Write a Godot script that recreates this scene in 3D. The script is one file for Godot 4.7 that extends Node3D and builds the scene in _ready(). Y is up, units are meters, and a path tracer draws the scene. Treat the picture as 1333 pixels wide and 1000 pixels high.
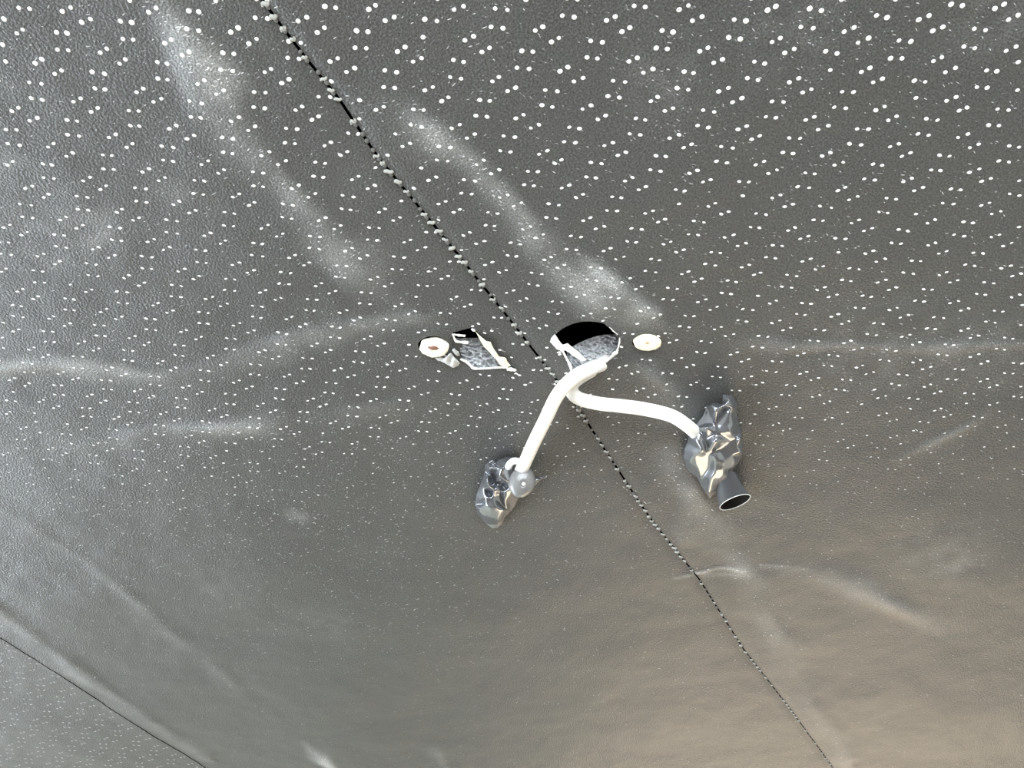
extends Node3D
# A torn, perforated grey ceiling sheet seen from below, with two white cables hanging out of a hole.

const TOP := 2.3            # height of the ceiling sheet above the floor
const LENS := 1200.0        # focal length in pixels of the 1333 x 1000 frame
const ROOM := Rect2(-2.4, -3.6, 4.8, 6.0)
const GRID := Rect2(-0.75, -1.29, 1.5, 1.23)
const STEP := 0.003

var cam_basis := Basis()
var eye := Vector3(0, TOP - 0.5, 0)
var rng := RandomNumberGenerator.new()
var mats := {}
var nx := 0
var nz := 0
var relief := PackedFloat32Array()
var whitening := PackedFloat32Array()  # how far each point is whitened, along creases and in blotches
var seam_line := PackedVector2Array()
var edge_line := PackedVector2Array()
var openings := []          # [sheet index, polygon in ceiling coordinates]

# ------------------------------------------------------------------ helpers
func spot(px: float, py: float, drop := 0.0) -> Vector3:
	# the point that is drop metres below the ceiling sheet on the line of sight through a pixel
	var d := cam_basis * Vector3((px - 666.5) / LENS, (500.0 - py) / LENS, -1.0)
	return eye + d * ((TOP - drop - eye.y) / d.y)

func flat(px: float, py: float) -> Vector2:
	var p := spot(px, py)
	return Vector2(p.x, p.z)

func tag(o: Node, label := "", category := "", group := "", kind := "") -> Node:
	if label: o.set_meta("label", label)
	if category: o.set_meta("category", category)
	if group: o.set_meta("group", group)
	if kind: o.set_meta("kind", kind)
	return o

func base(called: String, at := Vector3.ZERO) -> Node3D:
	var n := Node3D.new()
	n.name = called
	add_child(n, true)
	n.position = at
	return n

func put(called: String, mesh: Mesh, m: Material, parent: Node = self) -> MeshInstance3D:
	var o := MeshInstance3D.new()
	o.name = called
	o.mesh = mesh
	o.material_override = m
	o.cast_shadow = GeometryInstance3D.SHADOW_CASTING_SETTING_ON
	parent.add_child(o, true)
	return o

func mat(c: Color, rough := 0.6, spec := 0.5) -> StandardMaterial3D:
	var m := StandardMaterial3D.new()
	m.albedo_color = c
	m.roughness = rough
	m.metallic_specular = spec
	m.cull_mode = BaseMaterial3D.CULL_DISABLED
	return m

func noise(freq: float, seed_no: int, octaves := 3) -> FastNoiseLite:
	var n := FastNoiseLite.new()
	n.noise_type = FastNoiseLite.TYPE_SIMPLEX_SMOOTH
	n.frequency = freq
	n.seed = seed_no
	n.fractal_octaves = octaves
	return n

func noise_tex(freq: float, seed_no: int, lo: Color, hi: Color, size := 1024, normal := false, strength := 4.0, octaves := 3) -> NoiseTexture2D:
	var t := NoiseTexture2D.new()
	t.width = size
	t.height = size
	t.seamless = true
	t.noise = noise(freq, seed_no, octaves)
	if normal:
		t.as_normal_map = true
		t.bump_strength = strength
	else:
		var g := Gradient.new()
		g.set_color(0, lo)
		g.set_color(1, hi)
		t.color_ramp = g
	return t

func box_mesh(a: Vector3, b: Vector3) -> ArrayMesh:
	var st := SurfaceTool.new()
	st.begin(Mesh.PRIMITIVE_TRIANGLES)
	add_box(st, a, b)
	st.generate_normals()
	return st.commit()

func add_box(st: SurfaceTool, a: Vector3, b: Vector3) -> void:
	st.set_smooth_group(-1)
	var c := [Vector3(a.x, a.y, a.z), Vector3(b.x, a.y, a.z), Vector3(b.x, b.y, a.z), Vector3(a.x, b.y, a.z), Vector3(a.x, a.y, b.z), Vector3(b.x, a.y, b.z), Vector3(b.x, b.y, b.z), Vector3(a.x, b.y, b.z)]
	for q in [[0, 1, 2, 3], [5, 4, 7, 6], [4, 0, 3, 7], [1, 5, 6, 2], [3, 2, 6, 7], [4, 5, 1, 0]]:
		for k in [0, 2, 1, 0, 3, 2]:
			st.add_vertex(c[q[k]])

func boxes(list: Array) -> ArrayMesh:
	var st := SurfaceTool.new()
	st.begin(Mesh.PRIMITIVE_TRIANGLES)
	for b in list: add_box(st, b[0], b[1])
	st.generate_normals()
	return st.commit()

func smooth_path(pts: Array, per := 8) -> PackedVector3Array:
	# Catmull-Rom through the points
	var out := PackedVector3Array()
	var n := pts.size()
	for i in n - 1:
		var p0: Vector3 = pts[maxi(i - 1, 0)]
		var p1: Vector3 = pts[i]
		var p2: Vector3 = pts[i + 1]
		var p3: Vector3 = pts[mini(i + 2, n - 1)]
		for k in per:
			out.append(p1.cubic_interpolate(p2, p0, p3, float(k) / per))
	out.append(pts[n - 1])
	return out

func tube(path: PackedVector3Array, radii: PackedFloat32Array, sides := 20, flatten := 1.0) -> ArrayMesh:
	# swept round (or flattened across the ceiling's normal) profile with rounded, closed ends
	var st := SurfaceTool.new()
	st.begin(Mesh.PRIMITIVE_TRIANGLES)
	st.set_smooth_group(0)
	var n := path.size()
	var rings := []
	var side := Vector3.ZERO
	for i in n:
		var t := (path[mini(i + 1, n - 1)] - path[maxi(i - 1, 0)]).normalized()
		if side == Vector3.ZERO:
			side = t.cross(Vector3.UP)
			if side.length() < 0.01: side = t.cross(Vector3.RIGHT)
		side = (side - t * side.dot(t)).normalized()
		var over := side.cross(t).normalized()
		var r: float = radii[mini(i, radii.size() - 1)]
		var ring := PackedVector3Array()
		for k in sides:
			var a := TAU * k / sides
			ring.append(path[i] + side * cos(a) * r + over * sin(a) * r * flatten)
		rings.append(ring)
	for i in n - 1:
		for k in sides:
			var l := (k + 1) % sides
			for v in [rings[i][k], rings[i + 1][k], rings[i + 1][l], rings[i][k], rings[i + 1][l], rings[i][l]]:
				st.add_vertex(v)
	for e in [0, n - 1]:
		for k in sides:
			var l := (k + 1) % sides
			st.add_vertex(path[e])
			st.add_vertex(rings[e][k if e else l])
			st.add_vertex(rings[e][l if e else k])
	st.index()
	st.generate_normals()
	return st.commit()

func merged(meshes: Array) -> ArrayMesh:
	var st := SurfaceTool.new()
	st.begin(Mesh.PRIMITIVE_TRIANGLES)
	for m in meshes: st.append_from(m, 0, Transform3D())
	return st.commit()

func crumple(pts: Array, rim: int, origin: Vector2, zoom: float, back: float, levels := 3, rough := 0.0006, relax := 2, seed_no := 3, freq := 160.0, swell := 1.0, centre := Vector3.ZERO) -> ArrayMesh:
	# a folded skin through points [x, y, millimetres below the ceiling]; the first rim points are its outline, behind which it closes
	var flat_pts := PackedVector2Array()
	var where := PackedVector3Array()
	for p in pts:
		var own := swell if flat_pts.size() >= rim else .6
		flat_pts.append(Vector2(p[0], p[1]))
		where.append(spot(origin.x + p[0] / zoom, origin.y + p[1] / zoom, p[2] * own * 0.001))
	var outline := flat_pts.slice(0, rim)
	var raw := Geometry2D.triangulate_delaunay(flat_pts)
	var tri := PackedInt32Array()
	for i in range(0, raw.size(), 3):
		var c := (flat_pts[raw[i]] + flat_pts[raw[i + 1]] + flat_pts[raw[i + 2]]) / 3.0
		if Geometry2D.is_point_in_polygon(c, outline):
			var turned := (flat_pts[raw[i + 1]] - flat_pts[raw[i]]).cross(flat_pts[raw[i + 2]] - flat_pts[raw[i]]) < 0.0
			tri.append_array([raw[i], raw[i + 2], raw[i + 1]] if turned else [raw[i], raw[i + 1], raw[i + 2]])
	# split every triangle in four, levels times
	for l in levels:
		var mid := {}
		var next := PackedInt32Array()
		for i in range(0, tri.size(), 3):
			var m := PackedInt32Array()
			for k in 3:
				var a := tri[i + k]
				var b := tri[i + (k + 1) % 3]
				var key := Vector2i(mini(a, b), maxi(a, b))
				if not mid.has(key):
					mid[key] = where.size()
					where.append((where[a] + where[b]) * 0.5)
				m.append(mid[key])
			next.append_array([tri[i], m[0], m[2], m[0], tri[i + 1], m[1], m[2], m[1], tri[i + 2], m[0], m[1], m[2]])
		tri = next
	# which vertices lie on the open rim
	var uses := {}
	for i in range(0, tri.size(), 3):
		for k in 3:
			var key := Vector2i(mini(tri[i + k], tri[i + (k + 1) % 3]), maxi(tri[i + k], tri[i + (k + 1) % 3]))
			uses[key] = uses.get(key, 0) + 1
	var on_rim := {}
	for e in uses:
		if uses[e] == 1:
			on_rim[e.x] = true
			on_rim[e.y] = true
	for it in relax:
		var sum := PackedVector3Array()
		var cnt := PackedInt32Array()
		sum.resize(where.size())
		cnt.resize(where.size())
		for e in uses:
			sum[e.x] += where[e.y]
			sum[e.y] += where[e.x]
			cnt[e.x] += 1
			cnt[e.y] += 1
		for i in where.size():
			if not on_rim.has(i) and cnt[i] > 0:
				where[i] = where[i].lerp(sum[i] / cnt[i], 0.5)
	var nz1 := noise(1.0, seed_no, 3)
	for i in where.size():
		var q := where[i] * freq
		var w := where[i]
		where[i] = w + Vector3(nz1.get_noise_3d(q.x, q.y, q.z), nz1.get_noise_3d(q.y + 50, q.z, q.x) * 1.5, nz1.get_noise_3d(q.z, q.x + 90, q.y)) * rough
	var n := where.size()
	var st := SurfaceTool.new()
	st.begin(Mesh.PRIMITIVE_TRIANGLES)
	st.set_smooth_group(0)
	var flip := false
	var a0 := where[tri[0]]
	if (where[tri[1]] - a0).cross(where[tri[2]] - a0).dot(eye - a0) > 0.0: flip = true
	for i in range(0, tri.size(), 3):
		for k in ([0, 2, 1] if flip else [0, 1, 2]):
			st.add_vertex(where[tri[i + k]] - centre)
	if back > -90.0:
		# the back: the same skin pressed against the ceiling side, sharing the rim
		for i in range(0, tri.size(), 3):
			for k in ([0, 1, 2] if flip else [0, 2, 1]):
				var v := where[tri[i + k]]
				if not on_rim.has(tri[i + k]):
					var away := v - eye
					v = v.lerp(eye + away * ((TOP - back * 0.001 - eye.y) / away.y), .75)
				st.add_vertex(v - centre)
	st.index()
	st.generate_normals()
	return st.commit()

func lathe(profile: Array, turn: Basis, at: Vector3, sides := 40, wobble := 0.0, seed_no := 1) -> ArrayMesh:
	# profile: [radius, height] from the tip to the base, turned about the local y axis
	var st := SurfaceTool.new()
	st.begin(Mesh.PRIMITIVE_TRIANGLES)
	st.set_smooth_group(0)
	var w := noise(1.0, seed_no, 2)
	for i in profile.size() - 1:
		for k in sides:
			var q := []
			for s in [[i, k], [i, k + 1], [i + 1, k + 1], [i + 1, k]]:
				var a: float = TAU * (s[1] % sides) / sides
				var r: float = profile[s[0]][0]
				r *= 1.0 + wobble * w.get_noise_2d(cos(a) * 1.6, sin(a) * 1.6 + s[0] * 0.1)
				q.append(at + turn * Vector3(cos(a) * r, profile[s[0]][1], sin(a) * r))
			for v in [q[0], q[1], q[2], q[0], q[2], q[3]]:
				st.add_vertex(v)
	st.index()
	st.generate_normals()
	return st.commit()

# ------------------------------------------------------------------ the ceiling sheet
func line_x(line: PackedVector2Array, z: float) -> float:
	# x of a seam at depth z; lines run from near (large z) to far, and go on straight beyond their ends
	var n := line.size()
	var i := 0
	while i < n - 2 and z < line[i + 1].y: i += 1
	var a := line[i]
	var b := line[i + 1]
	return a.x + (b.x - a.x) * (z - a.y) / (b.y - a.y)

func sample(field: PackedFloat32Array, x: float, z: float) -> float:
	var u := (x - GRID.position.x) / STEP
	var v := (z - GRID.position.y) / STEP
	if u < 0.0 or v < 0.0 or u >= nx or v >= nz: return 0.0
	var i := int(u)
	var j := int(v)
	u -= i
	v -= j
	var k := j * (nx + 1) + i
	return lerpf(lerpf(field[k], field[k + 1], u), lerpf(field[k + nx + 1], field[k + nx + 2], u), v)

func crease(pts: Array, width_px: float, height: float, white: float, skew := 0.0) -> void:
	# a soft fold along pixels [x, y, strength]: raises the sheet by height and whitens its crown
	var line := PackedVector2Array()
	var strong := PackedFloat32Array()
	var path := []
	for p in pts: path.append(Vector3(flat(p[0], p[1]).x, p[2], flat(p[0], p[1]).y))
	for p in smooth_path(path, 6):
		line.append(Vector2(p.x, p.z))
		strong.append(p.y)
	var mid: Array = pts[pts.size() / 2]
	var wide := flat(mid[0], mid[1]).distance_to(flat(mid[0] + width_px, mid[1]))
	var box := Rect2(line[0], Vector2.ZERO)
	for p in line: box = box.expand(p)
	box = box.grow(wide * 2.5)
	var i0 := maxi(0, int((box.position.x - GRID.position.x) / STEP))
	var i1 := mini(nx, int((box.end.x - GRID.position.x) / STEP) + 1)
	var j0 := maxi(0, int((box.position.y - GRID.position.y) / STEP))
	var j1 := mini(nz, int((box.end.y - GRID.position.y) / STEP) + 1)
	var rag := noise(22.0, 17, 4)
	var veil := noise(9.0, int(pts[0][0]) + 40, 2)
	for j in range(j0, j1 + 1):
		var z := GRID.position.y + j * STEP
		for i in range(i0, i1 + 1):
			var x := GRID.position.x + i * STEP
			var p := Vector2(x, z)
			var best := 1e9
			var s := 0.0
			var sgn := 1.0
			for k in line.size() - 1:
				var a := line[k]
				var d := line[k + 1] - a
				var t := clampf((p - a).dot(d) / d.length_squared(), 0.0, 1.0)
				var off := p - a - d * t
				var l := off.length_squared()
				if l < best:
					best = l
					s = lerpf(strong[k], strong[k + 1], t)
					sgn = signf(d.cross(off))
			var r := sqrt(best) / wide
			if r < 2.5:
				r *= 1.0 + skew * sgn      # one flank steeper than the other
				r *= 1.0 + .7 * veil.get_noise_2d(x, z)
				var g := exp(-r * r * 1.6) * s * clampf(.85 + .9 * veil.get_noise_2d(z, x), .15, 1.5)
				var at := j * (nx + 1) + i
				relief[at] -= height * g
				whitening[at] += 1.25 * white * g * maxf(0.0, 0.8 + 0.9 * rag.get_noise_2d(x, z))

func blotch(px: float, py: float, r_px: float, white: float, seed_no: int) -> void:
	var c := flat(px, py)
	var wide := c.distance_to(flat(px + r_px, py))
	var rag := noise(45.0, seed_no, 4)
	for j in range(maxi(0, int((c.y - wide * 2 - GRID.position.y) / STEP)), mini(nz, int((c.y + wide * 2 - GRID.position.y) / STEP)) + 1):
		for i in range(maxi(0, int((c.x - wide * 2 - GRID.position.x) / STEP)), mini(nx, int((c.x + wide * 2 - GRID.position.x) / STEP)) + 1):
			var p := GRID.position + Vector2(i, j) * STEP
			var r := p.distance_to(c) / wide
			whitening[j * (nx + 1) + i] += white * exp(-r * r * 1.5) * maxf(0.0, 0.5 + 1.2 * rag.get_noise_2d(p.x, p.y))

func clip_by(poly: PackedVector2Array, f: PackedFloat32Array) -> PackedVector2Array:
	var out := PackedVector2Array()
	for i in poly.size():
		var k := (i + 1) % poly.size()
		if f[i] >= 0.0: out.append(poly[i])
		if (f[i] >= 0.0) != (f[k] >= 0.0): out.append(poly[i].lerp(poly[k], f[i] / (f[i] - f[k])))
	return out

func seam_gap(z: float) -> float:
	return lerpf(0.00105, 0.0006, clampf((-0.35 - z) / 0.5, 0.0, 1.0))

func field_of(which: int, p: Vector2) -> float:
	# how far inside a sheet a point lies: 0 left of the seam, 1 right of it, 2 beyond the lower left edge
	var d := p.x - line_x(seam_line, p.y)
	var e := p.x - line_x(edge_line, p.y)
	if which == 1: return d - seam_gap(p.y)
	if which == 2: return -e - 0.0007
	return minf(-d - seam_gap(p.y), e - 0.0007)

func build_relief() -> void:
	nx = roundi(GRID.size.x / STEP)
	nz = roundi(GRID.size.y / STEP)
	relief.resize((nx + 1) * (nz + 1))
	whitening.resize((nx + 1) * (nz + 1))
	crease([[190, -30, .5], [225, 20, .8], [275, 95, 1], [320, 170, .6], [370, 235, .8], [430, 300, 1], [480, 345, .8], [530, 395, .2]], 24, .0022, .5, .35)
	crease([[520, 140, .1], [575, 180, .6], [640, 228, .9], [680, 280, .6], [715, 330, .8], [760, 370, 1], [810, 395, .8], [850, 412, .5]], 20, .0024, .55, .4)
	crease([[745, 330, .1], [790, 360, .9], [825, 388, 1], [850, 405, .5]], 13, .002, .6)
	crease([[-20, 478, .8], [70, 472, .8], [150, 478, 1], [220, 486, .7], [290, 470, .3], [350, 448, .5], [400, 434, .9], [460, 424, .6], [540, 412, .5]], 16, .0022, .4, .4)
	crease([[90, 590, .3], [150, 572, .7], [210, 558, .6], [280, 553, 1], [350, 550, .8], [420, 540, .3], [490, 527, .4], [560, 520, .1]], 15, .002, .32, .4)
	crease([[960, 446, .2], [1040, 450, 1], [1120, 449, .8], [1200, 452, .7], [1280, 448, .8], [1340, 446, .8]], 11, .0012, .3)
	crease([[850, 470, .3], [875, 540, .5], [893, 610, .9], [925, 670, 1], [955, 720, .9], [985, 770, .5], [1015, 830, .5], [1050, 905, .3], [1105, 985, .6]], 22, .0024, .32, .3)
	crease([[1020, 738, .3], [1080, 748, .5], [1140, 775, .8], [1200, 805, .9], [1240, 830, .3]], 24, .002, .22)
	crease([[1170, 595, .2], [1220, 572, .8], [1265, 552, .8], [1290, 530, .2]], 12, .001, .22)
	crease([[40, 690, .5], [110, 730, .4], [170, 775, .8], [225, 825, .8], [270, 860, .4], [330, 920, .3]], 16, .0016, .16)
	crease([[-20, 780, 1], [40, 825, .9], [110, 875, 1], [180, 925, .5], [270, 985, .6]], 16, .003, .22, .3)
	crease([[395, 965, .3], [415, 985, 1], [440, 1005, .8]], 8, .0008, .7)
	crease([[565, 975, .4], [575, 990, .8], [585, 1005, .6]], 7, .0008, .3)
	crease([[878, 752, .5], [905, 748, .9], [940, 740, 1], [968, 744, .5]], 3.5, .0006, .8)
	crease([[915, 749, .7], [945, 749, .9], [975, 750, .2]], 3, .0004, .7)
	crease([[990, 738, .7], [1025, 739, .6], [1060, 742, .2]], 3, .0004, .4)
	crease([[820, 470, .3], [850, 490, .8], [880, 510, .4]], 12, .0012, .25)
	for b in [[120, 300, 50, .28], [40, 320, 60, .18], [20, 215, 25, .3], [1040, 40, 90, .1], [1300, 10, 60, .22], [870, 100, 60, .14], [1240, 735, 45, .2], [1220, 710, 80, .1], [240, 260, 60, .1], [430, 815, 40, .12], [390, 670, 18, .35], [290, 770, 50, .1], [240, 645, 40, .08], [60, 580, 60, .1], [520, 560, 60, .06], [560, 180, 40, .12], [450, 430, 50, .08], [1130, 460, 120, .12], [1280, 460, 70, .16]]:
		blotch(b[0], b[1], b[2], b[3], int(b[0]))
	var wide := noise(3.2, 5, 2)
	var mid := noise(16.0, 8, 3)
	var fine := noise(120.0, 11, 2)
	for j in nz + 1:
		var z := GRID.position.y + j * STEP
		for i in nx + 1:
			var x := GRID.position.x + i * STEP
			var k := j * (nx + 1) + i
			var fade := clampf(minf(minf(i, nx - i), minf(j, nz - j)) / 14.0, 0.0, 1.0)
			var d := x - line_x(seam_line, z)
			var r := relief[k] + wide.get_noise_2d(x, z) * .003 + mid.get_noise_2d(x, z) * .0007 + fine.get_noise_2d(x, z) * .00003
			r += .0012 * exp(-d * d / .00003)                          # the two sheets are drawn up into the seam
			var e := x - line_x(edge_line, z)
			if e < 0.0: r -= .0004
			relief[k] = r * fade
			whitening[k] = maxf(0.0, whitening[k] + .02 * mid.get_noise_2d(z, x))

func build_sheet(which: int, parent: Node3D, m: Material) -> MeshInstance3D:
	var pos := PackedVector3Array()
	var nor := PackedVector3Array()
	var col := PackedColorArray()
	var uv := PackedVector2Array()
	var idx := PackedInt32Array()
	var known := PackedInt32Array()
	var row := nx + 1
	known.resize(row * (nz + 1))
	known.fill(-1)
	var normal_at := func(k: int) -> Vector3:
		var i := k % row
		var j := k / row
		var gx := (relief[k + (1 if i < nx else 0)] - relief[k - (1 if i > 0 else 0)]) / (2.0 * STEP)
		var gz := (relief[k + (row if j < nz else 0)] - relief[k - (row if j > 0 else 0)]) / (2.0 * STEP)
		return Vector3(gx, -1.0, gz).normalized()
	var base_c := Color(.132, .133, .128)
	var pale_c := Color(.62, .63, .61)
	var paint := func(w: float) -> Color: return base_c.lerp(pale_c, clampf(w, 0.0, 0.9))
	var cuts := []
	for o in openings:
		if o[0] == which:
			var b := Rect2(o[1][0], Vector2.ZERO)
			for p in o[1]: b = b.expand(p)
			cuts.append([o[1], b])
	var inside := PackedFloat32Array()
	inside.resize(row * (nz + 1))
	for j in nz + 1:
		var z := GRID.position.y + j * STEP
		var sx := line_x(seam_line, z)
		var ex := line_x(edge_line, z)
		var gap := seam_gap(z)
		for i in nx + 1:
			var x := GRID.position.x + i * STEP
			inside[j * row + i] = (x - sx - gap) if which == 1 else ((ex - x - .0007) if which == 2 else minf(sx - x - gap, x - ex - .0007))
	for j in nz:
		for i in nx:
			var k := j * row + i
			var q := [k, k + 1, k + row + 1, k + row]
			var f := PackedFloat32Array([inside[q[0]], inside[q[1]], inside[q[2]], inside[q[3]]])
			if f[0] < 0 and f[1] < 0 and f[2] < 0 and f[3] < 0: continue
			var cell := Rect2(GRID.position + Vector2(i, j) * STEP, Vector2(STEP, STEP))
			var whole := f[0] >= 0 and f[1] >= 0 and f[2] >= 0 and f[3] >= 0
			var hit := []
			for c in cuts:
				if c[1].intersects(cell): hit.append(c[0])
			if whole and hit.is_empty():
				for g in q:
					if known[g] < 0:
						known[g] = pos.size()
						var p := GRID.position + Vector2(g % row, g / row) * STEP
						pos.append(Vector3(p.x, TOP + relief[g], p.y))
						nor.append(normal_at.call(g))
						col.append(paint.call(whitening[g]))
						uv.append(p * 4.0)
				idx.append_array([known[q[0]], known[q[2]], known[q[1]], known[q[0]], known[q[3]], known[q[2]]])
				continue
			var poly := PackedVector2Array([cell.position, cell.position + Vector2(STEP, 0), cell.end, cell.position + Vector2(0, STEP)])
			if not whole: poly = clip_by(poly, f)
			var pieces := [poly]
			for h in hit:
				var left := []
				for p in pieces: left.append_array(Geometry2D.clip_polygons(p, h))
				pieces = left
			for piece in pieces:
				if piece.size() < 3: continue
				var t := Geometry2D.triangulate_polygon(piece)
				var first := pos.size()
				for p in piece:
					pos.append(Vector3(p.x, TOP + sample(relief, clampf(p.x, cell.position.x, cell.end.x - 1e-6), clampf(p.y, cell.position.y, cell.end.y - 1e-6)), p.y))
					nor.append(normal_at.call(k))
					col.append(paint.call(sample(whitening, p.x, p.y)))
					uv.append(p * 4.0)
				for s in range(0, t.size(), 3):
					var a: Vector2 = piece[t[s]]
					var turn: bool = (piece[t[s + 1]] - a).cross(piece[t[s + 2]] - a) > 0.0
					idx.append_array([first + t[s], first + t[s + (2 if turn else 1)], first + t[s + (1 if turn else 2)]])
	# the rest of the ceiling out to the walls, in coarse strips
	var xs := [ROOM.position.x, -1.8, -1.2, GRID.position.x, -.375, 0.0, .375, GRID.end.x, 1.2, 1.8, ROOM.end.x]
	var zs := [ROOM.position.y, -3.0, -2.4, -1.8, GRID.position.y, -.9, -.5, GRID.end.y, .6, 1.2, 1.8, ROOM.end.y]
	for j in zs.size() - 1:
		for i in xs.size() - 1:
			if xs[i] >= GRID.position.x - .001 and xs[i + 1] <= GRID.end.x + .001 and zs[j] >= GRID.position.y - .001 and zs[j + 1] <= GRID.end.y + .001: continue
			var poly := PackedVector2Array([Vector2(xs[i], zs[j]), Vector2(xs[i + 1], zs[j]), Vector2(xs[i + 1], zs[j + 1]), Vector2(xs[i], zs[j + 1])])
			for line in ([[0, -1.0], [1, 1.0]] if which == 0 else ([[0, 1.0]] if which == 1 else [[1, -1.0]])):
				var f := PackedFloat32Array()
				for p in poly: f.append((p.x - line_x(edge_line if line[0] else seam_line, p.y)) * line[1] - .0007)
				poly = clip_by(poly, f)
			if poly.size() < 3: continue
			var first := pos.size()
			for p in poly:
				pos.append(Vector3(p.x, TOP, p.y))
				nor.append(Vector3.DOWN)
				col.append(base_c)
				uv.append(p * 4.0)
			for s in range(1, poly.size() - 1): idx.append_array([first, first + s + 1, first + s])
	var arrays := []
	arrays.resize(Mesh.ARRAY_MAX)
	arrays[Mesh.ARRAY_VERTEX] = pos
	arrays[Mesh.ARRAY_NORMAL] = nor
	arrays[Mesh.ARRAY_COLOR] = col
	arrays[Mesh.ARRAY_TEX_UV] = uv
	arrays[Mesh.ARRAY_INDEX] = idx
	var mesh := ArrayMesh.new()
	mesh.add_surface_from_arrays(Mesh.PRIMITIVE_TRIANGLES, arrays)
	return put("sheet", mesh, m, parent)

func pixel_poly(pts: Array, origin: Vector2, zoom: float) -> PackedVector2Array:
	var out := PackedVector2Array()
	for p in pts: out.append(flat(origin.x + p[0] / zoom, origin.y + p[1] / zoom))
	return out

func rim_strand(pts: Array, origin: Vector2, zoom: float, flatten := 0.5, drop := 0.0008) -> ArrayMesh:
	# a torn paper edge along pixels [x, y, width]
	var path := []
	for p in pts: path.append(spot(origin.x + p[0] / zoom, origin.y + p[1] / zoom, drop))
	var line := smooth_path(path, 4)
	var radii := PackedFloat32Array()
	var rag := noise(700.0, 23, 2)
	for i in line.size():
		var u := float(i) / 4.0
		var a := mini(int(u), pts.size() - 1)
		var b := mini(a + 1, pts.size() - 1)
		var w: float = lerpf(pts[a][2], pts[b][2], u - a)
		var c := flat(600, 450).distance_to(flat(601, 450))
		radii.append(maxf(.0002, w / zoom * .5 * c * (1.0 + .35 * rag.get_noise_2d(line[i].x, line[i].z))))
	return tube(line, radii, 10, flatten)

func perforations(ceiling: Node3D) -> void:
	# every puncture of the sheet has a small white raised rim with a pinhole; thousands of them, so one MultiMesh
	var o2 := flat(165.998, 40.149)
	var st := SurfaceTool.new()
	st.begin(Mesh.PRIMITIVE_TRIANGLES)
	st.set_smooth_group(0)
	var prof := [[.10, -.10], [.22, -.30], [.55, -.42], [.85, -.26], [1.0, .12]]
	var sides := 9
	for i in prof.size() - 1:
		for k in sides:
			var q := []
			for s in [[i, k], [i, k + 1], [i + 1, k + 1], [i + 1, k]]:
				var a: float = TAU * (s[1] % sides) / sides
				q.append(Vector3(cos(a) * prof[s[0]][0], prof[s[0]][1], sin(a) * prof[s[0]][0]))
			for v in [q[0], q[2], q[1], q[0], q[3], q[2]]: st.add_vertex(v)
	for k in sides:
		var a := TAU * k / sides
		var b := TAU * (k + 1) / sides
		for v in [Vector3(0, -.05, 0), Vector3(cos(b) * .1, -.10, sin(b) * .1), Vector3(cos(a) * .1, -.10, sin(a) * .1)]: st.add_vertex(v)
	st.index()
	st.generate_normals()
	var m := mat(Color.WHITE, .55, .4)
	m.vertex_color_use_as_albedo = true
	var xf := []
	var tint := []
	var h := [83.9014369, 52.3831244, 165.997998, -14.1201058, 54.9174178, 40.1487025, -.00944563367, .0286888883]
	var offs := [Vector2(.0682, .034), Vector2(-.0963, .1846), Vector2(.071, -.030), Vector2(.0605, .1494)]
	for j in range(-3, 46):
		for i in range(-26, 26):
			for k in 8:
				var u: Vector2 = offs[0] if k < 4 else offs[2]
				var v: Vector2 = offs[1] if k < 4 else offs[3]
				var c: Vector2 = Vector2(i, j) + (Vector2(.5, .5) if k >= 4 else Vector2.ZERO) + u * (1.0 if k & 1 else -1.0) + v * (1.0 if k & 2 else -1.0)
				c += Vector2(rng.randf_range(-.012, .012), rng.randf_range(-.012, .012))
				var w: float = h[6] * c.x + h[7] * c.y + 1.0
				var luck := rng.randf()
				var size_luck := rng.randf()
				var turn := rng.randf_range(-.5, .5)
				var tone := rng.randf()
				if w < .3: continue
				var px: float = (h[0] * c.x + h[1] * c.y + h[2]) / w
				var py: float = (h[3] * c.x + h[4] * c.y + h[5]) / w
				if px < -80 or px > 1413 or py < -60 or py > 1080: continue
				var p := flat(px, py)
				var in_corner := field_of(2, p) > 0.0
				if absf(p.x - line_x(edge_line, p.y)) < .003: continue
				if absf(p.x - line_x(seam_line, p.y)) < .0022: continue
				var shut := false
				for o in openings:
					if Geometry2D.is_point_in_polygon(p, o[1]): shut = true
				if shut: continue
				var r: float = lerpf(.00155, .00115, clampf((py - 40.0) / 260.0, 0, 1))
				r = lerpf(r, .00105, clampf((py - 300.0) / 250.0, 0, 1))
				r *= lerpf(.8, 1.05, size_luck)
				# the rims get smaller, fewer and greyer towards the far end of the sheet
				var end := 590.0 + 60.0 * (1.0 - clampf(absf(px - 250.0) / 500.0, 0, 1))
				var open := 1.0 - clampf((py - end + 90.0) / 180.0, 0, 1)
				var light := lerpf(.62, .9, tone)
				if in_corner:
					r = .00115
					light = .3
				else:
					if luck > lerpf(.12, .985, open): continue
					r *= lerpf(.55, 1.0, open)
					light *= lerpf(.4, 1.0, open)
				var y := TOP + sample(relief, p.x, p.y)
				var b := Basis(Vector3.UP, turn) * Basis.from_scale(Vector3(r * lerpf(1.05, 1.3, clampf((py - 60.0) / 300.0, 0, 1)), r * .55, r * lerpf(.95, .74, clampf((py - 60.0) / 300.0, 0, 1))))
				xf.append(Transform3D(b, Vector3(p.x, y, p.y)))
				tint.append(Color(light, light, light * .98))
	multi("perforation_rims", st.commit(), m, xf, tint, ceiling)

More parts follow.
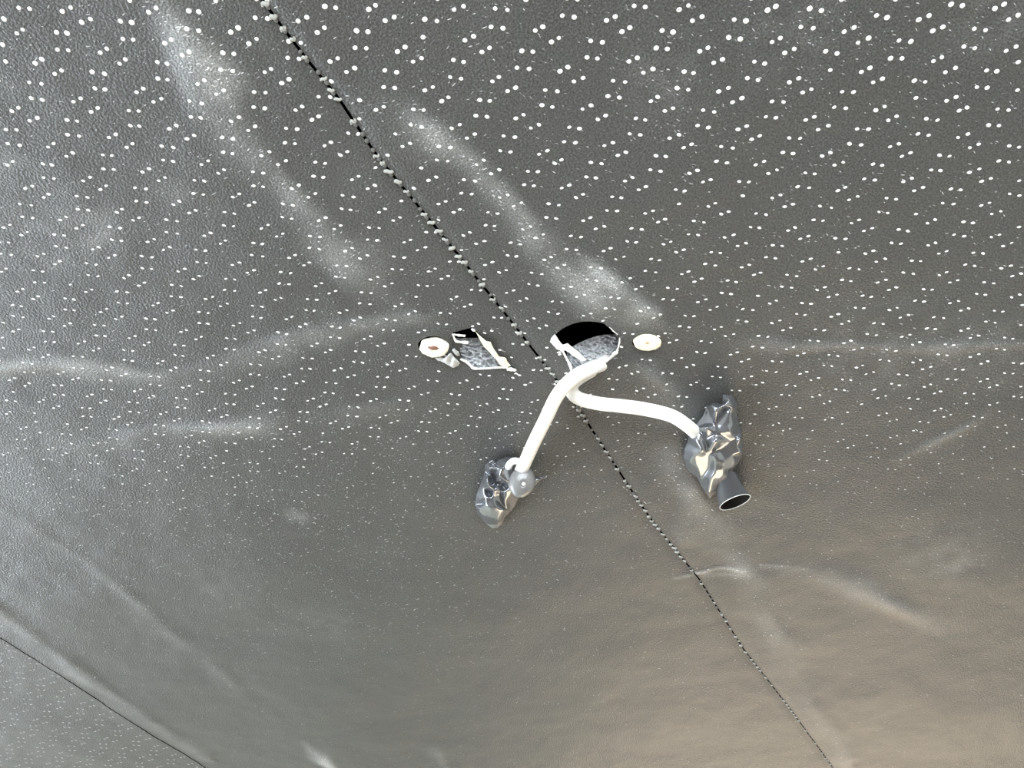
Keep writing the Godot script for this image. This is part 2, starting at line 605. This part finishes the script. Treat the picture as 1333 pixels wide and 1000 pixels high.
func multi(called: String, mesh: Mesh, m: Material, xf: Array, tint: Array, parent: Node) -> void:
	var mm := MultiMesh.new()
	mm.transform_format = MultiMesh.TRANSFORM_3D
	mm.use_colors = true
	mm.mesh = mesh
	mm.instance_count = xf.size()
	for i in xf.size():
		mm.set_instance_transform(i, xf[i])
		mm.set_instance_color(i, tint[i])
	var o := MultiMeshInstance3D.new()
	o.name = called
	o.multimesh = mm
	o.material_override = m
	parent.add_child(o, true)
	o.set_meta("kind", "stuff")

func flecks(ceiling: Node3D) -> void:
	# frayed scuffs and specks of the sheet's white backing, finer than the punctures
	var st := SurfaceTool.new()
	st.begin(Mesh.PRIMITIVE_TRIANGLES)
	st.set_smooth_group(0)
	for k in 6:
		var a := TAU * k / 6.0
		var b := TAU * (k + 1) / 6.0
		for v in [Vector3(0, -.5, 0), Vector3(cos(b), .2, sin(b)), Vector3(cos(a), .2, sin(a))]: st.add_vertex(v)
	st.index()
	st.generate_normals()
	var m := mat(Color.WHITE, .7, .3)
	m.vertex_color_use_as_albedo = true
	var xf := []
	var tint := []
	for n in 60000:
		var px := rng.randf_range(-20, 1353)
		var py := rng.randf_range(-10, 1020)
		var p := flat(px, py)
		var keep := rng.randf()
		var w := sample(whitening, p.x, p.y)
		var want := .06 + .6 * w
		if py > 520: want += .3 * clampf((900.0 - px) / 500.0, 0, 1) * clampf(1.0 - absf(py - 680.0) / 260.0, 0, 1)
		var l := rng.randf_range(.0004, .0011) * (1.0 + 1.6 * rng.randf() * rng.randf())
		var wd := rng.randf_range(.00025, .00045)
		var ang := rng.randf_range(-.5, .5) + (.5 if px < 640 else -.4)
		var tone := rng.randf_range(.22, .5) + w * .4
		if keep > want: continue
		if absf(p.x - line_x(seam_line, p.y)) < .003: continue
		var shut := false
		for o in openings:
			if Geometry2D.is_point_in_polygon(p, o[1]): shut = true
		if shut: continue
		xf.append(Transform3D(Basis(Vector3.UP, -ang) * Basis.from_scale(Vector3(l, .0003, wd)), Vector3(p.x, TOP + sample(relief, p.x, p.y), p.y)))
		tint.append(Color(tone, tone, tone))
	multi("scuff_flecks", st.commit(), m, xf, tint, ceiling)

# ------------------------------------------------------------------ build
func _ready() -> void:
	rng.seed = 20
	# camera: looks up at the ceiling, so that the sheet runs away towards the bottom of the frame
	var up := Vector3(.02580697, .65899051, -.75170839).normalized()        # the world's up in the camera's axes
	var ahead := (Vector3(0, 0, -1) - up * up.dot(Vector3(0, 0, -1))).normalized()
	var right := ahead.cross(up)
	cam_basis = Basis(right, up, -ahead).transposed()
	var cam := Camera3D.new()
	cam.name = "camera"
	cam.transform = Transform3D(cam_basis, eye)
	cam.fov = rad_to_deg(2.0 * atan(500.0 / LENS))
	cam.near = .02
	add_child(cam)
	cam.current = true
	var env := Environment.new()
	env.background_mode = Environment.BG_SKY
	var sky := Sky.new()
	var sm := ProceduralSkyMaterial.new()
	sm.sky_top_color = Color(.42, .58, .82)
	sm.sky_horizon_color = Color(.86, .90, .94)
	sm.ground_bottom_color = Color(.42, .40, .36)
	sm.ground_horizon_color = Color(.62, .60, .55)
	sky.sky_material = sm
	env.sky = sky
	env.background_energy_multiplier = 1.0
	env.tonemap_mode = Environment.TONE_MAPPER_LINEAR
	env.tonemap_exposure = 1.34
	env.sdfgi_enabled = true
	env.ssao_enabled = true
	env.ssil_enabled = true
	var we := WorldEnvironment.new()
	we.name = "environment"
	we.environment = env
	add_child(we)
	# area lights added to stand in for daylight: behind the camera, left, far right
	for w in [[Vector3(0, 1.25, ROOM.end.y - .02), Vector3(0, .35, -1), Vector2(3.2, 1.7), 16.0, Color(.95, .98, 1)], [Vector3(ROOM.position.x + .02, 1.2, -1.7), Vector3(1, .3, 0), Vector2(2.8, 1.5), 12.5, Color(.93, .965, 1)], [Vector3(1.3, 1.15, ROOM.position.y + .02), Vector3(-.2, .25, 1), Vector2(2.0, 1.5), 3.9, Color(1, .91, .79)]]:
		var l := AreaLight3D.new()
		l.name = "added_area_light"
		l.area_size = w[2]
		l.light_color = w[4]
		l.light_energy = w[3]
		l.area_normalize_energy = true
		l.area_range = 12.0
		l.shadow_enabled = true
		add_child(l, true)
		l.look_at_from_position(w[0], w[0] + w[1], Vector3.UP)

	# materials
	var sheet := mat(Color.WHITE, .42, .5)
	sheet.vertex_color_use_as_albedo = true
	sheet.albedo_texture = noise_tex(.16, 4, Color(.5, .5, .5), Color(1, 1, 1), 1024, false, 0, 3)
	sheet.normal_enabled = true
	sheet.normal_texture = noise_tex(.11, 9, Color.BLACK, Color.WHITE, 1024, true, 5.0, 3)
	sheet.normal_scale = .3
	var white_paper := mat(Color(.93, .93, .90), .7, .3)
	var cream_paper := mat(Color(.95, .92, .80), .7, .3)
	var dark := mat(Color(.05, .05, .05), .9, .1)
	var wall_paint := mat(Color(.80, .79, .74), .8, .3)
	var floor_wood := mat(Color(.50, .44, .37), .5, .4)
	floor_wood.albedo_texture = noise_tex(.02, 31, Color(.7, .7, .7), Color(1, 1, 1), 512)
	floor_wood.uv1_triplanar = true
	floor_wood.uv1_scale = Vector3(.5, .5, 2)
	var cable_white := mat(Color(.95, .94, .92), .45, .5)
	var tape := mat(Color(.52, .53, .55), .17, .9)
	tape.metallic = .72
	var dull_tape := mat(Color(.27, .28, .30), .4, .5)
	var batt := mat(Color(.95, .96, .97), .5, .6)
	batt.albedo_texture = noise_tex(.05, 77, Color(.6, .6, .61), Color(1, 1, 1), 512)
	batt.uv1_triplanar = true
	batt.uv1_scale = Vector3(12, 12, 12)

	# seams, then the openings cut in the sheets
	for p in [[340, 0], [400, 80], [440, 130], [470, 175], [492, 207], [560, 290], [640, 390], [745, 520], [790, 590], [850, 680], [910, 755], [970, 850], [1030, 925], [1085, 1000]]: seam_line.append(flat(p[0], p[1]))
	for p in [[0, 830], [100, 893], [180, 945], [265, 1000]]: edge_line.append(flat(p[0], p[1]))
	var o5 := Vector2(700, 400)
	var o4 := Vector2(530, 410)
	var z5 := 7.4056
	var z4 := 8.331
	var hole := [[120, 335], [132, 298], [170, 265], [205, 232], [240, 205], [285, 180], [330, 160], [390, 143], [450, 133], [510, 130], [575, 134], [640, 150], [668, 178], [700, 202], [735, 235], [770, 262], [790, 300], [786, 360], [765, 455], [700, 495], [645, 535], [600, 575], [540, 615], [440, 640], [350, 615], [305, 545], [270, 480], [240, 425], [180, 400]]
	var tear := [[488, 203], [545, 193], [590, 180], [650, 165], [702, 150], [740, 178], [800, 235], [870, 295], [930, 370], [1000, 450], [1060, 500], [1120, 548], [1180, 598], [1080, 582], [960, 588], [840, 596], [720, 590], [690, 545], [650, 510], [575, 485], [585, 440], [560, 380], [600, 345], [600, 310], [525, 290], [505, 240]]
	openings.append([1, pixel_poly(hole, o5, z5)])
	openings.append([0, pixel_poly(tear, o4, z4)])
	var left_well := []
	var right_well := []
	for k in 28:
		var a := TAU * k / 28.0
		left_well.append([280 + cos(a) * 166, 345 + sin(a) * 104])
		right_well.append([1046 + cos(a) * 138, 328 + sin(a) * 80])
	openings.append([0, pixel_poly(left_well, o4, z4)])
	openings.append([1, pixel_poly(right_well, o5, z5)])
	build_relief()

	# the ceiling: three sheets, their stitching, punctures and torn edges
	var ceiling := base("ceiling")
	tag(ceiling, "dark grey perforated ceiling sheet with stitched seam and pale crease marks", "ceiling", "", "structure")
	var left_sheet := build_sheet(0, ceiling, sheet)
	var right_sheet := build_sheet(1, ceiling, sheet)
	build_sheet(2, ceiling, sheet)
	perforations(ceiling)
	flecks(ceiling)
	# stitching across the seam
	var stitches := []
	var joins := []
	var t := 0.0
	var z := -.13
	var thread := mat(Color(.62, .62, .60), .6, .4)
	while z > -1.12:
		var far := clampf((-.3 - z) / .55, 0, 1)
		var x := line_x(seam_line, z)
		var y := TOP + sample(relief, x, z)
		var dir := (Vector2(line_x(seam_line, z - .01), z - .01) - Vector2(x, z)).normalized()
		var along := Vector3(dir.x, 0, dir.y)
		var cross := Vector3(-dir.y, 0, dir.x)
		var w := seam_gap(z) * rng.randf_range(.8, 2.0)
		var l := rng.randf_range(.0016, .0034)
		var c := Vector3(x, y - .0004, z) + cross * rng.randf_range(-.6, .6) * seam_gap(z)
		var s := rng.randf_range(-.4, .4)
		if rng.randf() < lerpf(.75, .5, far):
			stitches.append(tube(smooth_path([c - cross * w - along * l * s + Vector3.UP * .0008, c - cross * w * .4 - along * l * .3, c + cross * w * .4 + along * l * .3, c + cross * w + along * l * s + Vector3.UP * .0008], 3), PackedFloat32Array([lerpf(.0011, .0005, far) * rng.randf_range(.7, 1.2)]), 7))
		# between the stitches the two edges meet again for a few millimetres
		var ml := rng.randf_range(.001, .0018)
		var mc := c + along * rng.randf_range(.0018, .003) + Vector3.UP * .0003
		if rng.randf() < .9: joins.append(tube(PackedVector3Array([mc - along * ml, mc - along * ml * .6, mc, mc + along * ml * .6, mc + along * ml]), PackedFloat32Array([.0003, seam_gap(z) * 1.1, seam_gap(z) * 1.25, seam_gap(z) * 1.1, .0003]), 8, .7))
		z -= rng.randf_range(.0045, .0075)
	put("seam_stitching", merged(stitches), thread, ceiling).set_meta("kind", "stuff")
	put("seam_joins", merged(joins), mat(Color(.37, .37, .36), .6, .4), ceiling).set_meta("kind", "stuff")
	# torn edges of the hole
	put("torn_rim", merged([
		rim_strand([[790, 292, 8], [788, 340, 18], [778, 390, 18], [765, 430, 34], [740, 448, 48], [705, 485, 26], [660, 525, 24], [600, 565, 20], [540, 600, 16]], o5, z5),
		rim_strand([[770, 262, 6], [730, 232, 12], [712, 212, 10], [690, 192, 4]], o5, z5),
		rim_strand([[195, 400, 12], [240, 425, 22], [270, 480, 22], [300, 535, 26], [318, 580, 34], [318, 600, 26]], o5, z5),
		rim_strand([[185, 437, 8], [205, 436, 22], [225, 432, 14]], o5, z5)]), white_paper, right_sheet)
	put("torn_flap", crumple([[118, 335, 1.5], [128, 298, 2], [165, 260, 1.5], [205, 318, 1], [240, 362, 1], [290, 350, 1], [330, 383, 1], [405, 442, 1], [474, 510, 1], [425, 526, 1.5], [340, 465, 1.5], [265, 415, 1.5], [235, 425, 1.5], [180, 402, 1.5], [170, 330, 2.5], [215, 380, 2.2], [280, 385, 2], [360, 440, 1.8]], 14, o5, z5, -99, 2, .0002, 1, 5), white_paper, right_sheet)
	# torn edges of the smaller tear
	put("torn_rim", merged([
		rim_strand([[575, 482, 16], [620, 498, 34], [660, 520, 36], [690, 555, 30], [725, 582, 32], [800, 584, 26], [900, 578, 24], [1000, 570, 26], [1080, 568, 30]], o4, z4),
		rim_strand([[1080, 590, 40], [1120, 590, 48], [1160, 598, 44], [1182, 606, 16]], o4, z4),
		rim_strand([[488, 205, 10], [505, 235, 16], [530, 285, 30], [580, 295, 26], [640, 300, 44], [665, 302, 20]], o4, z4),
		rim_strand([[500, 210, 14], [560, 222, 28], [630, 228, 26]], o4, z4),
		rim_strand([[700, 152, 22], [718, 165, 30], [735, 178, 16]], o4, z4),
		rim_strand([[1165, 640, 14], [1182, 634, 22], [1198, 646, 12]], o4, z4)]), white_paper, left_sheet)
	put("torn_flap", crumple([[740, 178, 1], [800, 232, 1], [860, 288, 1.5], [905, 292, 2], [940, 370, 1], [1000, 455, 1], [1065, 462, 2], [1090, 510, 1], [1125, 550, 1], [1080, 575, 1], [1010, 545, -1], [960, 480, -2], [900, 410, -2], [830, 340, -2], [790, 270, -2], [850, 320, 1.5], [940, 425, 1.5], [1040, 520, 1.5]], 15, o4, z4, -99, 2, .0002, 1, 7), cream_paper, left_sheet)
	put("torn_flap", crumple([[300, 465, 1], [360, 455, 2], [400, 470, 2], [470, 405, 3], [500, 440, 3], [570, 525, 3], [555, 550, 3], [500, 578, 3], [400, 520, 2], [330, 495, 1], [435, 450, 5], [470, 500, 2], [505, 555, 4], [500, 490, 5], [530, 530, 3], [415, 490, 4], [455, 545, 3]], 10, o4, z4, .5, 2, .0005, 1, 9, 900), mat(Color(.72, .72, .71), .5, .5), left_sheet)
	put("torn_scrap", crumple([[485, 380, 2], [510, 360, 3], [530, 380, 2], [560, 400, 2], [575, 440, 1], [540, 450, 2], [500, 410, 2], [515, 385, 5], [545, 420, 4]], 7, o4, z4, .5, 2, .0003, 1, 12, 700), mat(Color(.7, .7, .69), .5, .5), left_sheet)

	# insulation seen through the two openings
	var ins := []
	var grey_fold := func(px0: float, py0: float, px1: float, py1: float, drop_top: float, drop_low: float, tilt: float, seed_no: int) -> ArrayMesh:
		var st := SurfaceTool.new()
		st.begin(Mesh.PRIMITIVE_TRIANGLES)
		st.set_smooth_group(0)
		var nn := noise(1.0, seed_no, 3)
		nn.fractal_type = FastNoiseLite.FRACTAL_RIDGED
		var cols := 90
		var rows := 60
		var g := PackedVector3Array()
		for j in rows + 1:
			for i in cols + 1:
				var u := float(i) / cols
				var v := float(j) / rows
				var px := lerpf(px0, px1, u)
				var py := lerpf(py0 - tilt * (1.45 * u - u * u), py1, v)
				var d := lerpf(drop_top, drop_low, smoothstep(0, 1, v))
				d += nn.get_noise_2d(px * .065 + py * .03, py * .13 - px * .03) * 4.2
				g.append(spot(px, py, d * .001))
		for j in rows:
			for i in cols:
				var k := j * (cols + 1) + i
				for q in [k, k + cols + 2, k + 1, k, k + cols + 1, k + cols + 2]: st.add_vertex(g[q])
		st.index()
		st.generate_normals()
		return st.commit()
	tag(put("insulation_layer", grey_fold.call(738, 456, 822, 496, -15, -5, 40, 41), batt), "crumpled silver grey insulation bulging inside the round cable hole", "insulation", "", "")
	tag(put("insulation_layer", grey_fold.call(586, 440, 680, 496, -12, -5.5, 0, 57), batt), "crinkled grey insulation showing through the ragged triangular tear", "insulation", "", "")

	# plugs either side of the openings
	var plug_prof := [[.0001, -.0022], [.0025, -.0020], [.0055, -.0024], [.0085, -.0022], [.0098, -.0012], [.0102, .0005], [.0098, .004], [.0001, .0042]]
	var mb := Basis.IDENTITY
	for s in [[o4.x + 293 / z4, o4.y + 362 / z4, "cream plug with a rust brown centre at the left end of the torn sheet", true], [o5.x + 1056 / z5, o5.y + 340 / z5, "clean cream oval plug beside the right edge of the cable hole", false]]:
		var at := spot(s[0], s[1], .0015)
		var n := base("ceiling_plug", at)
		tag(n, s[2], "plug", "", "")
		put("plug_face", lathe(plug_prof, Basis.from_scale(Vector3(1.02, 1, .72)) if s[3] else Basis.from_scale(Vector3(.95, 1, .66)), Vector3.ZERO, 36, .12 if s[3] else .06, 5 if s[3] else 8), mat(Color(.95, .92, .84) if s[3] else Color(.96, .92, .82), .6, .4), n)
		var rust: MeshInstance3D = put("plug_core", lathe([[.0001, -.0034], [.0016, -.0033], [.0032, -.0026], [.0042, -.0016], [.0046, -.0008]] if s[3] else [[.0001, -.0026], [.0006, -.0026], [.0012, -.0022], [.0015, -.0012]], Basis.from_scale(Vector3(1.1, 1, .5)), Vector3(-.0004, 0, .0022 if s[3] else .0012), 20, .5, 14), mat(Color(.50, .36, .32) if s[3] else Color(.72, .58, .42), .75, .3), n)
		rust.set_meta("label", "rusty brown centre" if s[3] else "small tan centre mark")

	# the two white cables with their taped ends
	var cable := func(list: Array, r: float) -> ArrayMesh:
		var path := []
		for p in list: path.append(spot(p[0], p[1], p[2] * .001))
		return tube(smooth_path(path, 8), PackedFloat32Array([r]), 24)
	var left_cable := base("power_cable")
	tag(left_cable, "white cable curving down left from the hole to a short black taped end", "cable", "", "")
	put("cable_jacket", cable.call([[812, 452, -34], [797, 464, -16], [784, 474, -3], [770, 479.5, 9], [752, 488, 17], [736, 501.5, 22], [723, 519, 25], [710.5, 545, 27], [697, 572, 27], [686, 596, 25], [678, 614, 21], [672, 626, 17]], .0049), cable_white, left_cable)
	var o2 := Vector2(580, 560)
	var z2 := 6.667
	var left_tape := [[340, 300, 8], [375, 275, 12], [412, 260, 14], [432, 285, 12], [470, 252, 10], [530, 230, 8], [585, 232, 6], [640, 245, 5], [655, 300, 5], [648, 400, 5], [645, 500, 5], [640, 580, 6], [612, 648, 6], [562, 718, 6], [512, 768, 6], [492, 820, 6], [452, 853, 6], [402, 856, 7], [340, 812, 7], [272, 724, 7], [250, 645, 7], [265, 560, 7], [290, 500, 7], [320, 420, 7], [335, 360, 7],
		[385, 330, 20], [362, 420, 22], [388, 490, 23], [345, 580, 21], [295, 680, 16], [300, 600, 15], [330, 500, 15],
		[410, 300, 10], [402, 400, 9], [408, 470, 10], [375, 560, 11], [330, 640, 12],
		[445, 430, 20], [430, 520, 21], [410, 585, 20], [470, 395, 24], [525, 440, 24], [580, 482, 22], [460, 460, 14], [520, 500, 12], [470, 560, 15], [490, 640, 17], [480, 540, 19], [515, 620, 20], [535, 690, 17],
		[290, 702, 15], [350, 648, 22], [430, 660, 25], [505, 702, 23], [462, 785, 18], [380, 765, 18], [325, 750, 15], [395, 705, 24],
		[430, 820, 8], [470, 795, 10], [560, 640, 12], [590, 560, 14], [560, 560, 18], [520, 530, 20], [500, 330, 22], [460, 330, 19], [540, 290, 20], [560, 370, 18]]
	put("tape_wrap", crumple(left_tape, 25, o2, z2, 3.0, 3, .0001, 5, 4, 70, .8), tape, left_cable)
	put("tape_wrap", crumple([[755, 395, 9], [800, 408, 11], [850, 400, 13], [893, 402, 15], [850, 420, 14], [815, 445, 12], [790, 480, 10], [755, 520, 7], [770, 450, 12], [800, 425, 14]], 8, o2, z2, 5.0, 2, .0003, 1, 6), tape, left_cable).set_meta("label", "loose pointed tail of tape")
	var cap_at := spot(o2.x + 665 / z2, o2.y + 455 / z2, .029)
	var facing := (eye - cap_at).normalized()
	var cap_mat := mat(Color(.45, .45, .45), .4, .6)
	cap_mat.clearcoat_enabled = true
	cap_mat.clearcoat = .3
	cap_mat.clearcoat_roughness = .15
	var lean := Basis(Quaternion(Vector3.UP, (facing + Vector3(.12, 0, -.22)).normalized()))
	put("wire_cap", lathe([[.0001, .0050], [.0012, .0048], [.0016, .0056], [.0024, .0060], [.0034, .0056], [.0058, .0046], [.0080, .0024], [.0090, -.0006], [.0088, -.0040], [.0072, -.0085], [.0001, -.0090]], lean * Basis.from_scale(Vector3(1.1, 1, 1.32)), cap_at, 36, .05, 3), cap_mat, left_cable).set_meta("label", "dull translucent grey wire cap")
	put("cap_highlight", lathe([[.0001, .0074], [.0008, .0072], [.0013, .0064], [.0014, .0045]], lean, cap_at + lean * Vector3(.0004, 0, 0), 16), white_paper, left_cable)  # white nub paints the highlight at the centre of the cap
	put("cable_stub", tube(smooth_path([spot(o2.x + 545 / z2, o2.y + 318 / z2, .020), spot(o2.x + 560 / z2, o2.y + 290 / z2, .022), spot(o2.x + 595 / z2, o2.y + 268 / z2, .022), spot(o2.x + 650 / z2, o2.y + 275 / z2, .018)], 6), PackedFloat32Array([.0026]), 14), cable_white, left_cable)

	var right_cable := base("power_cable")
	tag(right_cable, "white cable looping out to the right from the hole to a long black taped end", "cable", "", "")
	put("cable_jacket", cable.call([[816, 454, -50], [800, 464, -33], [786, 473, -17], [774, 480, -5], [759, 488.5, 4], [746.5, 498, 8.5], [744, 509, 11], [754, 519, 13], [780, 525.5, 16], [808, 528.5, 18], [841, 533, 18], [873, 541, 17], [893, 553, 13], [908, 566, 6.5]], .0049), cable_white, right_cable)
	var o3 := Vector2(850, 490)
	var z3 := 5.2625
	var right_tape := [[478, 122, 10], [540, 130, 12], [580, 185, 10], [575, 240, 10], [582, 295, 9], [606, 370, 9], [622, 460, 8], [612, 545, 8], [580, 602, 8], [548, 642, 9], [522, 698, 9], [470, 760, 9], [388, 840, 10], [340, 772, 9], [300, 690, 9], [240, 652, 8], [205, 560, 8], [212, 500, 8], [235, 450, 9], [243, 380, 9], [300, 322, 9], [342, 270, 9], [368, 208, 9], [410, 180, 10], [466, 186, 10],
		[282, 542, 20], [340, 505, 26], [430, 445, 29], [525, 378, 24], [548, 330, 18],
		[330, 560, 19], [430, 558, 24], [495, 580, 22], [545, 625, 16], [380, 530, 20], [450, 500, 18], [530, 440, 17], [570, 420, 16], [578, 480, 17], [540, 545, 19], [535, 590, 18], [596, 430, 20], [604, 520, 18], [565, 590, 16],
		[260, 470, 13], [310, 360, 12], [345, 330, 10], [390, 250, 9], [300, 440, 21], [360, 350, 23], [430, 240, 22], [455, 215, 19], [420, 330, 16], [360, 430, 18], [480, 270, 14], [500, 232, 12], [530, 250, 15], [490, 330, 20], [440, 390, 21],
		[330, 700, 11], [380, 630, 14], [310, 620, 17], [250, 590, 16], [400, 700, 22], [430, 640, 23], [380, 800, 18], [455, 700, 20], [480, 650, 22], [510, 690, 16], [520, 165, 18], [550, 200, 15], [490, 195, 21], [400, 195, 16], [545, 215, 18]]
	put("tape_wrap", crumple(right_tape, 25, o3, z3, 3.0, 3, .0001, 5, 8, 70, .8), tape, right_cable)
	# the open end of the tape, a flattened sleeve
	var st := SurfaceTool.new()
	st.begin(Mesh.PRIMITIVE_TRIANGLES)
	st.set_smooth_group(0)
	var rings := []
	for i in 9:
		var s := i / 8.0
		var ring := []
		for k in 28:
			var a := TAU * k / 28.0
			# from the fold of the wrap to the open mouth, in the zoomed pixels of the taped end
			var cx := lerpf(505, 563, s * s * .6 + s * .4)
			var cy := lerpf(690, 862, s)
			var rx := lerpf(70, 105, s)
			var ry := lerpf(40, 38, s)
			var ex := cos(a) * rx
			var ey := sin(a) * ry - cos(a) * lerpf(10, 38, s)
			var dd := lerpf(6.5, 9, s) + sin(a) * -5.0 + (1.2 * sin(a * 3.0 + 1.0) * s)
			ring.append(spot(o3.x + (cx + ex) / z3, o3.y + (cy + ey) / z3, dd * .001))
		rings.append(ring)
	for i in 8:
		for k in 28:
			var l := (k + 1) % 28
			for v in [rings[i][k], rings[i][l], rings[i + 1][l], rings[i][k], rings[i + 1][l], rings[i + 1][k]]: st.add_vertex(v)
	st.index()
	st.generate_normals()
	put("tape_sleeve", st.commit(), dull_tape, right_cable).set_meta("label", "open flattened end of the tape")
	var lip := []
	for k in 29: lip.append(rings[8][k % 28])
	var lip_r := PackedFloat32Array()
	for k in 29: lip_r.append(.00035)
	put("lip_highlight", tube(PackedVector3Array(lip), lip_r, 8), mat(Color(.8, .8, .78), .3, .7), right_cable)  # pale tube paints the highlight along the edge of the black tape
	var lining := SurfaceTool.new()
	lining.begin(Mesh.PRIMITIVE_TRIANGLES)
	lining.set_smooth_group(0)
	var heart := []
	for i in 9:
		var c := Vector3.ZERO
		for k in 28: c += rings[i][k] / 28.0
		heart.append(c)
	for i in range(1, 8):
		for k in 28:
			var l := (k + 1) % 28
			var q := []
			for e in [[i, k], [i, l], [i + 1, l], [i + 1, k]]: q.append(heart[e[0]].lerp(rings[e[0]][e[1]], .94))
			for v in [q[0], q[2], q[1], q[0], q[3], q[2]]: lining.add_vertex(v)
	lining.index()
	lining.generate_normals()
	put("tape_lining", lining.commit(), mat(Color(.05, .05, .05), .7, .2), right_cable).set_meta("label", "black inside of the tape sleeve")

	# the room that the ceiling belongs to
	var lo := ROOM.position
	var hi := ROOM.end
	tag(put("floor", box_mesh(Vector3(lo.x - .15, -.1, lo.y - .15), Vector3(hi.x + .15, 0, hi.y + .15)), floor_wood), "brown wooden floor under the ceiling", "floor", "", "structure")
	var deck_y := TOP + .075  # roof deck over the cavity, put in to block the sky
	tag(put("roof_deck_1", boxes([[Vector3(lo.x - .15, deck_y, lo.y - .15), Vector3(hi.x + .15, deck_y + .06, hi.y + .15)]]), dark), "dark boards hidden above the ceiling sheet", "boards", "", "structure")
	# each wall is built round its window opening, added to let in light
	var holed := func(along_x: bool, at: float, out: float, a: float, b: float, w0: float, w1: float, s0: float, s1: float) -> ArrayMesh:
		var parts := []
		for r in [[a, w0, 0.0, deck_y], [w1, b, 0.0, deck_y], [w0, w1, 0.0, s0], [w0, w1, s1, deck_y]]:
			if r[1] - r[0] < .001: continue
			if along_x: parts.append([Vector3(r[0], r[2], minf(at, at + out)), Vector3(r[1], r[3], maxf(at, at + out))])
			else: parts.append([Vector3(minf(at, at + out), r[2], r[0]), Vector3(maxf(at, at + out), r[3], r[1])])
		return boxes(parts)
	tag(put("wall_back", holed.call(true, hi.y, .15, lo.x, hi.x, -1.6, 1.6, .4, 2.1), wall_paint), "pale wall behind the viewer with a wide added window opening", "wall", "", "structure")
	tag(put("wall_front", holed.call(true, lo.y, -.15, lo.x, hi.x, .3, 2.3, .4, 1.9), mat(Color(.78, .78, .70), .8, .3)), "pale wall at the far end with an added window opening", "wall", "", "structure")
	tag(put("wall_left", holed.call(false, lo.x, -.15, lo.y - .15, hi.y + .15, -3.15, -.25, .4, 2.0), wall_paint), "pale wall on the left with an added window opening", "wall", "", "structure")
	tag(put("wall_right", holed.call(false, hi.x, .15, lo.y - .15, hi.y + .15, 0, 0, 0, 0), wall_paint), "pale plain wall on the right", "wall", "", "structure")
